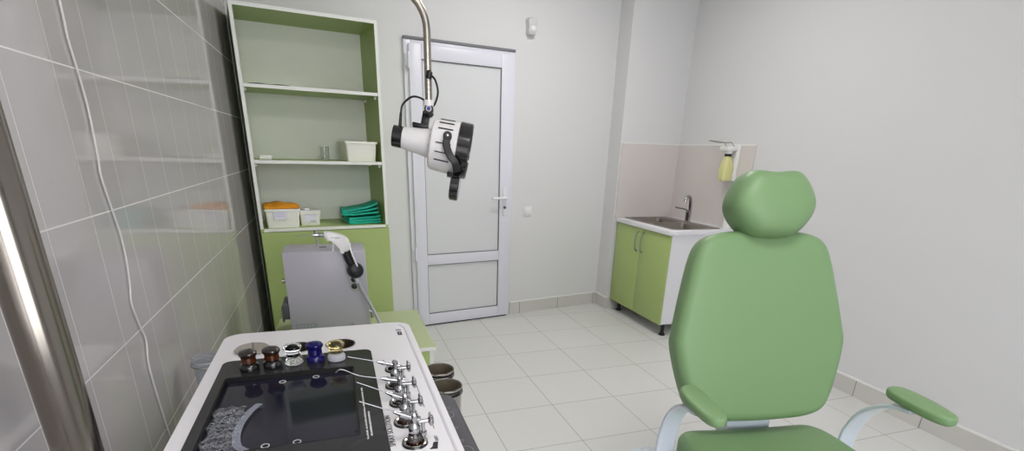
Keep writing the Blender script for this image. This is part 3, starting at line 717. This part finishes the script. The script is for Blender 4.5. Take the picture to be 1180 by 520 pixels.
bm = BM(); box(bm, -.5285, -.5255, -2.800, -2.782, uz+.0007, uz+.0012); obj('logo_stripe', bm, 'mark', lg)
bm = BM(); lathe(bm, [(.008, 0), (.0105, 0), (.0105, .0007), (.008, .0007), (.008, 0)], (-.527, -2.757, uz), n=20, cap0=False, cap1=False); box(bm, -.5285, -.5255, -2.766, -2.748, uz, uz+.0007); box(bm, -.534, -.520, -2.7585, -2.7555, uz, uz+.0007); obj('logo_emblem', bm, 'mark', u)
# body
bm = BM(); prism(bm, rrect(-1.010, -.535, uy0+.03, uy1-.03, .04), .07, .7545); obj('unit_body', bm, 'unit', u)
for x in (-.95, -.59):
    for y in (uy0+.1, uy1-.1):
        bm = BM(); cyl(bm, (x-.012, y, .032), (x+.012, y, .032), .032, n=24); wh = obj('caster', bm, 'black', u)
        bm = BM(); box(bm, x-.018, x+.018, y-.018, y+.018, .064, .072); obj('caster_fork', bm, 'steel', wh)
# side control panel
bm = BM(); q = [(-.534, -3.66), (-.394, -3.66), (-.394, -3.020), (-.400, -2.985), (-.418, -2.968), (-.450, -2.962), (-.534, -2.962)]
prism(bm, q, .625, .650, bev=.004, seg=2); cp = obj('control_panel', bm, 'unitdark', u)
for x, y, r in ((-.436, -3.105, .020), (-.430, -3.30, .022)):
    bm = BM(); lathe(bm, [(r-.0012, 0), (r, 0), (r, .0006), (r-.0012, .0006), (r-.0012, 0)], (x, y, .650), n=36, cap0=False, cap1=False); obj('key_ring', bm, 'mark', cp)
for i in range(9):
    bm = BM(); lathe(bm, [(.0045, 0), (.0055, 0), (.0055, .0006), (.0045, .0006), (.0045, 0)], (-.428+(.002 if i % 2 else -.012), -3.03-.034*i-(.05 if i > 2 else 0), .650), n=18, cap0=False, cap1=False); obj('key_mark', bm, 'mark', cp)
# cup holders
cups = [(-.380, -2.812), (-.378, -2.668)]
for x, y in cups:
    bm = BM(); ring_r = .0558
    pts = [(x+ring_r*math.cos(a), y+ring_r*math.sin(a), .580) for a in [2*PI*i/40 for i in range(41)]]
    tube(bm, pts, .0022, 8, cap=False); tube(bm, [(-.5345, y, .580), (x-ring_r, y, .580)], .0035, 10); obj('cup_holder', bm, 'black', u)
bm = BM(); tube(bm, smooth_path([(-.47, -2.80, .60), (-.455, -2.77, .632), (-.43, -2.745, .628), (-.44, -2.72, .60), (-.47, -2.71, .59), (-.5345, -2.71, .59)], 6), .004, 8); obj('hook', bm, 'chrome', u)
lx, ly = -1.112, -2.712
bm = BM(); pts = [(lx+.0445*math.cos(a), ly+.0445*math.sin(a), .725) for a in [2*PI*i/36 for i in range(37)]]
tube(bm, pts, .003, 8, cap=False); tube(bm, [(lx+.0445, ly, .725), (-1.0095, ly, .725)], .004, 8); obj('cup_holder', bm, 'steel', u)

# things in and on the unit
for (x, y), lab in zip(cups, ('polished steel cup with black band nearer the camera beside the unit', 'polished steel cup farther from the camera beside the unit')):
    b = thing('steel_cup', lab, 'cup', (x, y, .415), group='steel cups hung beside the unit')
    bm = BM(); lathe(bm, [(.048, 0), (.050, .004), (.0525, .178), (.056, .182), (.0568, .186), (.055, .189), (.0515, .186), (.049, .006), (0, .006)], n=44, cap1=False); obj('cup_body', bm, 'cupsteel', b)
    bm = BM(); lathe(bm, [(.0508, .184), (.0486, .007), (0, .007)], n=44, cap0=False, cap1=False); obj('lightened_inside', bm, mat('lightened cup inside', (158, 148, 130), .34, .7), b)  # added inner skin, painted lighter to brighten the dark inside of the cup
    bm = BM(); lathe(bm, [(.0527, .174), (.0562, .1735), (.0562, .1805), (.0527, .1805)], n=44, cap0=False, cap1=False); obj('rubber_band', bm, 'black', b)
b = thing('plastic_beaker', 'clear plastic beaker held between the unit and the tiled wall', 'beaker', (lx, ly, .63))
bm = BM(); lathe(bm, [(.034, 0), (.036, .004), (.041, .115), (.0425, .118), (.040, .118), (.034, .005), (0, .005)], n=32, cap1=False); obj('beaker_body', bm, 'plastic', b)
bm = BM(); lathe(bm, [(.0415, .1055), (.0435, .1075), (.0415, .1095)], n=32, cap0=False, cap1=False); obj('rim_bead', bm, 'milk', b)
x, y, r = holes[0]
b = thing('glass_cover', 'round clear glass dish sitting in the left cup opening of the unit', 'cover', (x, y, uz+.0022))  # glass lid closing the left cup opening
bm = BM(); lathe(bm, [(.047, 0), (.0475, .003), (.044, .006), (.012, .0075), (0, .0075)], n=40, cap1=False); obj('cover_disc', bm, mat('tinted clear lid', (214, 206, 196), .12, trans=.55), b)
bm = BM(); tube(bm, smooth_path([(-.004, .044, .0065), (.0, .02, .0085), (.004, 0, .009), (.002, -.03, .0085)], 5), .0018, 8); obj('cover_seam', bm, 'greydark', b)

def jar(name, label, x, y, style):
    b = thing(name, label, 'bottle', (x, y, uz+.0028), group='stoppered jars along the black glass')
    gm, sm, body = {'amber': ('amber', 'stopamber', 'amber'), 'clear': ('clear', 'clear', 'clear'), 'cobalt': ('cobalt', 'cobalt', 'cobalt'), 'straw': ('straw', 'straw', 'milk')}[style]
    if 'stopamber' not in M: M['stopamber'] = mat('dark amber stopper', (44, 36, 32), .12, trans=.1, coat=.5)
    bm = BM(); lathe(bm, [(.0225, 0), (.0245, .002), (.0245, .012), (.021, .017), (.0165, .019), (.0165, .022), (.013, .022)], n=32); obj('jar_neck', bm, 'blackgloss' if style == 'amber' else body, b)
    bm = BM(); lathe(bm, [(.0145, .022), (.0195, .0225), (.0185, .036), (.015, .0375)], n=32); obj('jar_collar', bm, gm, b)
    bm = BM(); lathe(bm, [(.0135, .0375), (.0215, .040), (.0235, .044), (.0235, .048), (.020, .0525), (.012, .055), (0, .0555)], n=32, cap1=False); obj('stopper', bm, sm, b)
jy = [-2.985, -2.977, -2.968, -2.966, -2.972]
for x, y, st, lab in zip((-.947, -.891, -.838, -.781, -.725), jy, ('amber', 'amber', 'clear', 'cobalt', 'straw'),
        ('brown glass jar with dark stopper at the left end of the jar row', 'brown glass jar with dark stopper second from the left, beside the clear jar', 'colourless clear glass stoppered jar in the middle of the row', 'cobalt blue glass stoppered jar', 'jar with straw yellow stopper and frosted base at the right end')):
    jar('medicine_jar', lab, x, y, st)

def sprayer(label, x, y, head, tip, bend=None, liquid=False):
    """glass atomiser: bottle standing in its socket, chrome head, long thin spray tube"""
    b = thing('spray_atomizer', label, 'atomizer', (0, 0, 0), group='chrome atomisers in the unit sockets')
    z0 = uz-.0085
    bm = BM(); lathe(bm, [(.015, 0), (.016, .003), (.016, .021), (.012, .032), (.010, .036), (.010, .043)], (x, y, z0), n=28, cap1=False)
    lathe(bm, [(.0138, .003), (.0138, .020), (.010, .030), (.0085, .043)], (x, y, z0), n=28, cap1=False); obj('glass_bottle', bm, 'clear', b)
    if liquid:
        bm = BM(); lathe(bm, [(.0134, .0035), (.0134, .019)], (x, y, z0), n=28); obj('liquid', bm, 'amberliq', b)
    zc = z0+.036
    bm = BM(); lathe(bm, [(.0115, 0), (.0125, .003), (.0125, .013), (.009, .018), (.007, .026), (.0085, .03), (.0085, .04), (.004, .044)], (x, y, zc), n=24)
    obj('screw_cap', bm, 'chrome', b)
    hz = zc+.032
    hd = Vector((x, y, hz)); a = (Vector(tip)-hd).normalized()
    bm = BM(); cyl(bm, hd-a*.012, hd+a*.030, .0068, n=16); cyl(bm, hd+a*.030, hd+a*.044, .0055, .003, 14); obj('spray_head', bm, 'chrome', b)
    tp = Vector(tip); st = hd+a*.042; mid = st.lerp(tp, .55)
    pts = [st, st.lerp(tp, .5), tp] if not bend else [st, st.lerp(tp, .5), st.lerp(tp, .86)+Vector((0, 0, .010)), tp]
    bm = BM(); tube(bm, smooth_path(pts, 8), .0014, 8); obj('spray_tube', bm, 'tubesteel', b)
    # side valve knob, to the right
    bm = BM(); kx = Vector((1, -.05, 0)).normalized(); cyl(bm, hd-Vector((0, 0, .010)), hd+kx*.028-Vector((0, 0, .010)), .0045, n=12); kp = hd+kx*.028-Vector((0, 0, .010))
    lathe(bm, [(.005, 0), (.0115, .004), (.0125, .008), (.010, .011), (.003, .012)], kp, kx, n=20); cyl(bm, kp+kx*.004, kp+kx*.004+Vector((0, 0, .018)), .0025, n=8); obj('air_valve', bm, 'chrome', b)
    bm = BM(); cyl(bm, hd+kx*.018-Vector((0, 0, .012)), hd+kx*.018-Vector((0, 0, .046)), .0042, n=12); cyl(bm, hd+kx*.018-Vector((0, 0, .034)), hd+kx*.018-Vector((0, 0, .042)), .0075, n=14); obj('air_pipe', bm, 'chrome', b)
zt_ = .872
sprayer('chrome atomiser farthest from the camera, beside the empty socket', *collars[1], None, (-.695, -3.190, .895), None)
sprayer('chrome atomiser with a bent spray tube tip, second from the far end', *collars[2], None, (-.723, -3.285, .897), True)
sprayer('chrome atomiser with little brown liquid, second nearest the camera', *collars[3], None, (-.681, -3.378, .911), None, True)
sprayer('chrome atomiser with brown liquid in its bottle nearest the camera', *collars[4], None, (-.680, -3.468, .911), None, True)

# clear packet lying over the left of the recess
rnd = random.Random(5); bm = BM(); nx, ny = 22, 54; V = []
folds = [(rnd.uniform(0, PI), rnd.uniform(60, 190), rnd.uniform(0, 6)) for _ in range(6)]
for i in range(nx+1):
    row = []
    for j in range(ny+1):
        x = -.992+.064*i/nx + .004*math.sin(j*.35); y = -3.40+.205*j/ny
        h = sum((1-abs(math.sin((x*math.cos(a)+y*math.sin(a))*q+p)))**5 for a, q, p in folds)
        row.append(bm.verts.new((x, y, .7935+.0042*h+.0012*rnd.random())))
    V.append(row)
for i in range(nx):
    for j in range(ny): bm.faces.new((V[i][j], V[i+1][j], V[i+1][j+1], V[i][j+1]))
tag(obj('plastic_packet', bm, film_mat('crinkled film', (200, 203, 210), .22), None, 25), 'crinkled clear plastic packet lying in the left of the black recess', 'packet')
bm = BM()
path = [(-.902, -3.190, .796), (-.918, -3.225, .796), (-.930, -3.28, .796), (-.930, -3.335, .796), (-.922, -3.375, .796), (-.905, -3.398, .796)]
tube(bm, smooth_path(path, 8), 0, flat=(.016, .0015), up=(1, 0, 0))
tag(obj('film_strip', bm, film_mat('clear band', (180, 186, 202), .22), None, 40), 'curved clear plastic strip lying on the dark screen beside the packet', 'strip')

# ------------------------------------------------------------------ lamp: pole, arm and hanging head
lp = thing('examination_lamp', 'white and black lamp head hanging from a bent steel tube on a chrome pole', 'lamp', (0, 0, 0))
PX, PY = -1.101, -3.540
bm = BM(); lathe(bm, [(.0305, .05), (.0305, 1.95), (.026, 1.96), (.024, 1.985)], (PX, PY, 0), n=48); obj('pole', bm, mat('polished stand pole', (138, 132, 124), .17, 1.), lp)
bm = BM(); lathe(bm, [(.085, 0), (.085, .02), (.05, .05), (.032, .06)], (PX, PY, 0), n=40); obj('pole_base', bm, 'frame', lp)
hx, hy, hz = -.381, -2.626, 1.505
dirv = Vector((-1, .10, 0)).normalized(); br = .112
B0 = Vector((hx, hy, 1.708))
pts = [Vector((hx, hy, hz)), Vector((hx, hy, 1.60)), B0]
for kk in range(1, 11):
    a = PI/2*kk/10; pts.append(B0 + Vector((0, 0, br*math.sin(a))) + dirv*br*(1-math.cos(a)))
EL = Vector((-1.02, hy+.064, 1.708+br)); pts.append(EL)
bm = BM(); cyl(bm, EL-Vector((0, 0, .03)), EL+Vector((0, 0, .045)), .024, n=28); obj('elbow_joint', bm, 'black', lp)
bm = BM(); cyl(bm, EL+Vector((0, 0, .03)), (PX, PY, EL.z+.03), .0125, n=18); obj('rear_arm', bm, 'satin', lp)
bm = BM(); tube(bm, pts, .0112, 16); obj('arm_tube', bm, 'satin', lp)
bm = BM(); lathe(bm, [(.038, 0), (.04, .01), (.04, .07), (.038, .08)], (PX, PY, 1.81), n=32); kb = obj('arm_clamp', bm, 'black', lp)
bm = BM(); cyl(bm, (PX+.03, PY-.02, 1.85), (PX+.08, PY-.06, 1.85), .014, n=20); obj('clamp_knob', bm, 'black', kb)
# head
Rv, Uv, Fv = Vector((.947, -.319, .028)), Vector((.088, .343, .935)), Vector((.308, .883, -.353))
an = math.radians(10)
A = (Rv*math.cos(an) - Uv*math.sin(an) + Fv*.12).normalized(); Up = (Uv*math.cos(an) + Rv*math.sin(an)); Up = (Up - A*Up.dot(A)).normalized(); Wn = A.cross(Up)
if Wn.dot(Fv) > 0: Wn = -Wn                        # Wn looks towards the room's near side
sc = .00275
O = Vector((-.381, -2.642, 1.387))                 # where the cone meets the drum, on the head axis
HM = Matrix(((A.x, Up.x, Wn.x, O.x), (A.y, Up.y, Wn.y, O.y), (A.z, Up.z, Wn.z, O.z), (0, 0, 0, 1)))   # local x = axis, y = up, z = near side
def HL(*p): return HM @ Vector(p)
cm = sc
bm = BM(); lathe(bm, [(11.5*cm, -33*cm), (13*cm, -28*cm), (14.6*cm, -12*cm), (16.2*cm, -2*cm), (17.6*cm, .6*cm)], axis=(1, 0, 0), n=48); hc = obj('lamp_cone', bm, 'lampwhite', lp, mx=HM)
bm = BM(); lathe(bm, [(10*cm, -44.5*cm), (12*cm, -44*cm), (12.2*cm, -33.5*cm), (11.5*cm, -32.8*cm)], axis=(1, 0, 0), n=40); obj('rear_cap', bm, 'blackgloss', lp, mx=HM)
bm = BM(); lathe(bm, [(15*cm, 0), (25.5*cm, .4*cm), (27.6*cm, 2.2*cm), (28.6*cm, 8*cm), (30*cm, 32*cm)], axis=(1, 0, 0), n=56); dm = obj('lamp_drum', bm, 'lampwhite', lp, mx=HM)
for ang in (57, 38, 20, -13, -32, -50):
    a = math.radians(ang); bm = BM()
    box(bm, 8*cm, 25*cm, -.0014, .0014, -.0014, .0008, mx=Matrix.Rotation(-a, 4, 'X') @ T3((0, 0, 29.3*cm)) @ Matrix.Rotation(-.05, 4, 'Y')); obj('vent_slot', bm, 'slot', dm, mx=HM)
for ang in (32, 4, -24):
    a = math.radians(ang); bm = BM()
    lathe(bm, [(.0048, 0), (.0048, .0022)], (0, 0, 0), (0, 0, 1), n=16); obj('vent_hole', bm, 'greydark', dm, mx=HM @ Matrix.Rotation(-a, 4, 'X') @ T3((.6*cm, 0, 22.3*cm)) @ Matrix.Rotation(-1.5, 4, 'Y'))
bm = BM(); lathe(bm, [(30*cm, 31*cm), (31.5*cm, 32*cm), (31.5*cm, 45*cm), (30*cm, 46.5*cm), (27*cm, 46*cm), (26.5*cm, 42*cm)], axis=(1, 0, 0), n=56); obj('front_ring', bm, 'blackgloss', lp, mx=HM)
bm = BM(); lathe(bm, [(26.6*cm, 42.5*cm), (18*cm, 44*cm), (0, 45*cm)], axis=(1, 0, 0), n=48, cap0=False, cap1=False); obj('front_lens', bm, 'lens', lp, mx=HM)
# filter yoke on the near side
zz = 31*cm
bm = BM(); pv = (20*cm, 1*cm)
pth = smooth_path([(pv[0], pv[1], zz+.005), (20.5*cm, -9*cm, zz+.006), (26*cm, -19*cm, zz+.004), (33*cm, -25*cm, zz-.004), (36.5*cm, -33*cm, zz-.02)], 6)
tube(bm, pth, 0, flat=(.022, .010), up=(1, 0, 0)); lathe(bm, [(.0135, 0), (.0135, .012), (.011, .014)], (pv[0], pv[1], zz-.002), (0, 0, 1), n=24); yk = obj('filter_yoke', bm, 'black', lp, mx=HM)
bm = BM(); lathe(bm, [(.004, 0), (.004, .003), (.002, .004)], (pv[0], pv[1], zz+.012), (0, 0, 1), n=12); obj('yoke_screw', bm, 'chrome', yk, mx=HM)
bm = BM(); cyl(bm, (29*cm, -44.5*cm, 0), (33*cm, -44.5*cm, 0), .001, n=8)
bm.free()
bm = BM(); lathe(bm, [(15*cm, -.014), (16.5*cm, -.011), (16.5*cm, .011), (15*cm, .014)], n=44); obj('filter_disc', bm, 'blackgloss', yk, mx=HM @ T3((36.5*cm, -44*cm, 4*cm)) @ Matrix.Rotation(PI/2-.04, 4, 'Y'))
bm = BM(); box(bm, 25*cm, 31*cm, -34*cm, -30*cm, -.004, .022, .002); obj('yoke_stop', bm, 'black', yk, mx=HM)
# hinge to the tube
bm = BM(); cyl(bm, (hx, hy, 1.478), (hx, hy, 1.512), .0145, n=24); cyl(bm, (hx, hy, 1.50), (hx, hy, 1.516), .0165, n=24); obj('tube_socket', bm, 'lampwhite', lp)
JP = Vector((hx, hy, 1.484))
bm = BM(); cyl(bm, JP-Wn*.017, JP+Wn*.017, .0145, n=28); JL = HM.inverted() @ JP
box(bm, JL.x-.020, JL.x+.004, 16*cm, JL.y+.002, -.012, .012, .003, mx=HM); box(bm, JL.x-.046, JL.x+.006, 15.0*cm, 19.5*cm, -.014, .014, .004, mx=HM); hg = obj('hinge', bm, 'black', lp)
bm = BM(); cyl(bm, JP+Wn*.017, JP+Wn*.0195, .009, n=20); obj('hinge_ring', bm, 'steel', hg)
bm = BM(); cyl(bm, JP+Wn*.0195, JP+Wn*.0225, .006, n=6); obj('hinge_screw', bm, 'blue', hg)
bm = BM(); r0 = HL(-38*cm, 12*cm, 0)
cyl(bm, HL(-38*cm, 11.5*cm, 0), HL(-38*cm+.001, 11.5*cm, 0)+Vector((.004, 0, .042)), .0055, .004, 14)
tube(bm, smooth_path([r0+Vector((.004, 0, .035)), r0+Vector((.012, 0, .065)), r0+Vector((.042, -.012, .088)), r0+Vector((.075, -.022, .080)), r0+Vector((.092, -.028, .055)), JP+Vector((-.010, -.006, -.004))], 8), .0032, 10); obj('lamp_cable', bm, 'black', lp)
TP = Vector((hx, hy, 1.583))
bm = BM(); lathe(bm, [(.0085, -.012), (.0095, -.008), (.0095, .008), (.006, .012)], TP+Rv*.004+Wn*.011, (0.2, 0, 1), n=18)
tube(bm, smooth_path([TP+Rv*.010+Wn*.010, TP+Vector((.022, -.008, -.012)), TP+Vector((.028, -.010, -.045)), TP+Vector((.018, -.006, -.078)), JP+Vector((.006, 0, .012))], 8), .0032, 10); obj('tube_cable', bm, 'black', lp)
bm = BM()
for k_ in range(4): lathe(bm, [(.0022, 0), (.0022, .003), (.001, .0035)], Vector((hx, hy, 1.530+.012*k_))+Wn*.0105+Rv*.003, Wn, n=10)
obj('tube_screws', bm, 'steel', lp)

# white cord hanging down the tiled wall
cp_ = [(-2.928, 2.10), (-2.925, 1.85), (-2.928, 1.639), (-2.933, 1.568), (-2.923, 1.504), (-2.917, 1.436), (-2.924, 1.373), (-2.930, 1.327), (-2.937, 1.290), (-2.922, 1.220), (-2.908, 1.157), (-2.910, 1.093), (-2.927, 1.032), (-2.943, .991), (-2.925, .927), (-2.908, .881), (-2.93, .815), (-2.92, .70), (-2.90, .55), (-2.88, .35), (-2.86, .12), (-2.84, .006)]
bm = BM(); tube(bm, smooth_path([(XL+.0045, y, z) for y, z in cp_], 5), .0024, 10)
tag(obj('white_cord', bm, mat('white cord', (204, 202, 200), .5), None), 'thin wavy white cord hanging down the tiled left wall', 'cord')

# ------------------------------------------------------------------ ceiling lights
def ceiling_light(x, y, w, d_, e, lab):
    l = thing('ceiling_light', lab, 'ceiling light', (x, y, H), group='ceiling light panels')
    bm = BM()
    for a in ((-w/2-.02, -w/2, -d_/2-.02, d_/2+.02), (w/2, w/2+.02, -d_/2-.02, d_/2+.02), (-w/2, w/2, -d_/2-.02, -d_/2), (-w/2, w/2, d_/2, d_/2+.02)): box(bm, *a, -.03, 0)
    obj('light_frame', bm, 'cap', l)
    m = M['light'].copy(); m.node_tree.nodes['Principled BSDF'].inputs['Emission Strength'].default_value = e
    bm = BM(); box(bm, -w/2, w/2, -d_/2, d_/2, -.025, -.012); obj('light_diffuser', bm, m, l)
ceiling_light(.80, -1.6, .6, .6, 20, 'square ceiling light panel nearer the door')
ceiling_light(-.1, -4.2, .6, .6, 20, 'square ceiling light panel nearer the camera end')
# window in the wall behind the camera: daylight through frosted panes
wn = thing('window_1', None, None, (-.15, YF, 0), kind='structure')
bm = BM(); leaf_ring(bm, -1.0, 1.0, .95, 2.35, .06, -.02, .03); box(bm, -.03, .03, -.02, .03, 1.01, 2.29, .004); obj('window_frame', bm, 'pvc', wn)
bm = BM(); box(bm, -1.1, 1.1, 0, .16, .91, .945, .008); obj('window_sill', bm, 'white', wn)
dl = mat('daylit pane', (230, 235, 245), .4, emit=(250, 251, 255), estr=6)
for a, b_ in ((-.94, -.03), (.03, .94)):
    bm = BM(); box(bm, a, b_, .002, .008, 1.01, 2.29); obj('window_pane', bm, dl, wn)

# ------------------------------------------------------------------ camera and view
cam = bpy.data.cameras.new('camera'); co = bpy.data.objects.new('camera', cam); COL.objects.link(co); S.camera = co
cam.sensor_width = 36; cam.sensor_fit = 'HORIZONTAL'; cam.lens = 582.26/1180*36; cam.shift_y = (393-260)/1180; cam.clip_start = .02
R = Matrix(((.947, .088, -.308), (-.319, .343, -.883), (.028, .935, .353)))
yaw, pit, roll = .3352493254633695, .3609703723943541, .03014205493446755
f_ = Vector((math.sin(yaw)*math.cos(pit), math.cos(yaw)*math.cos(pit), -math.sin(pit))); r_ = Vector((math.cos(yaw), -math.sin(yaw), 0)); u_ = r_.cross(f_)
r2 = r_*math.cos(roll)+u_*math.sin(roll); u2 = u_*math.cos(roll)-r_*math.sin(roll)
co.matrix_world = Matrix(((r2.x, u2.x, -f_.x, -.6907), (r2.y, u2.y, -f_.y, -4.3873), (r2.z, u2.z, -f_.z, 1.3752), (0, 0, 0, 1)))
w = bpy.data.worlds.new('world'); S.world = w; w.use_nodes = True; w.node_tree.nodes['Background'].inputs[0].default_value = (.85, .87, .9, 1); w.node_tree.nodes['Background'].inputs[1].default_value = .3
S.view_settings.view_transform = 'Standard'; S.view_settings.look = 'None'; S.view_settings.exposure = 0.09; S.view_settings.gamma = 1; S.view_settings.use_curve_mapping = False
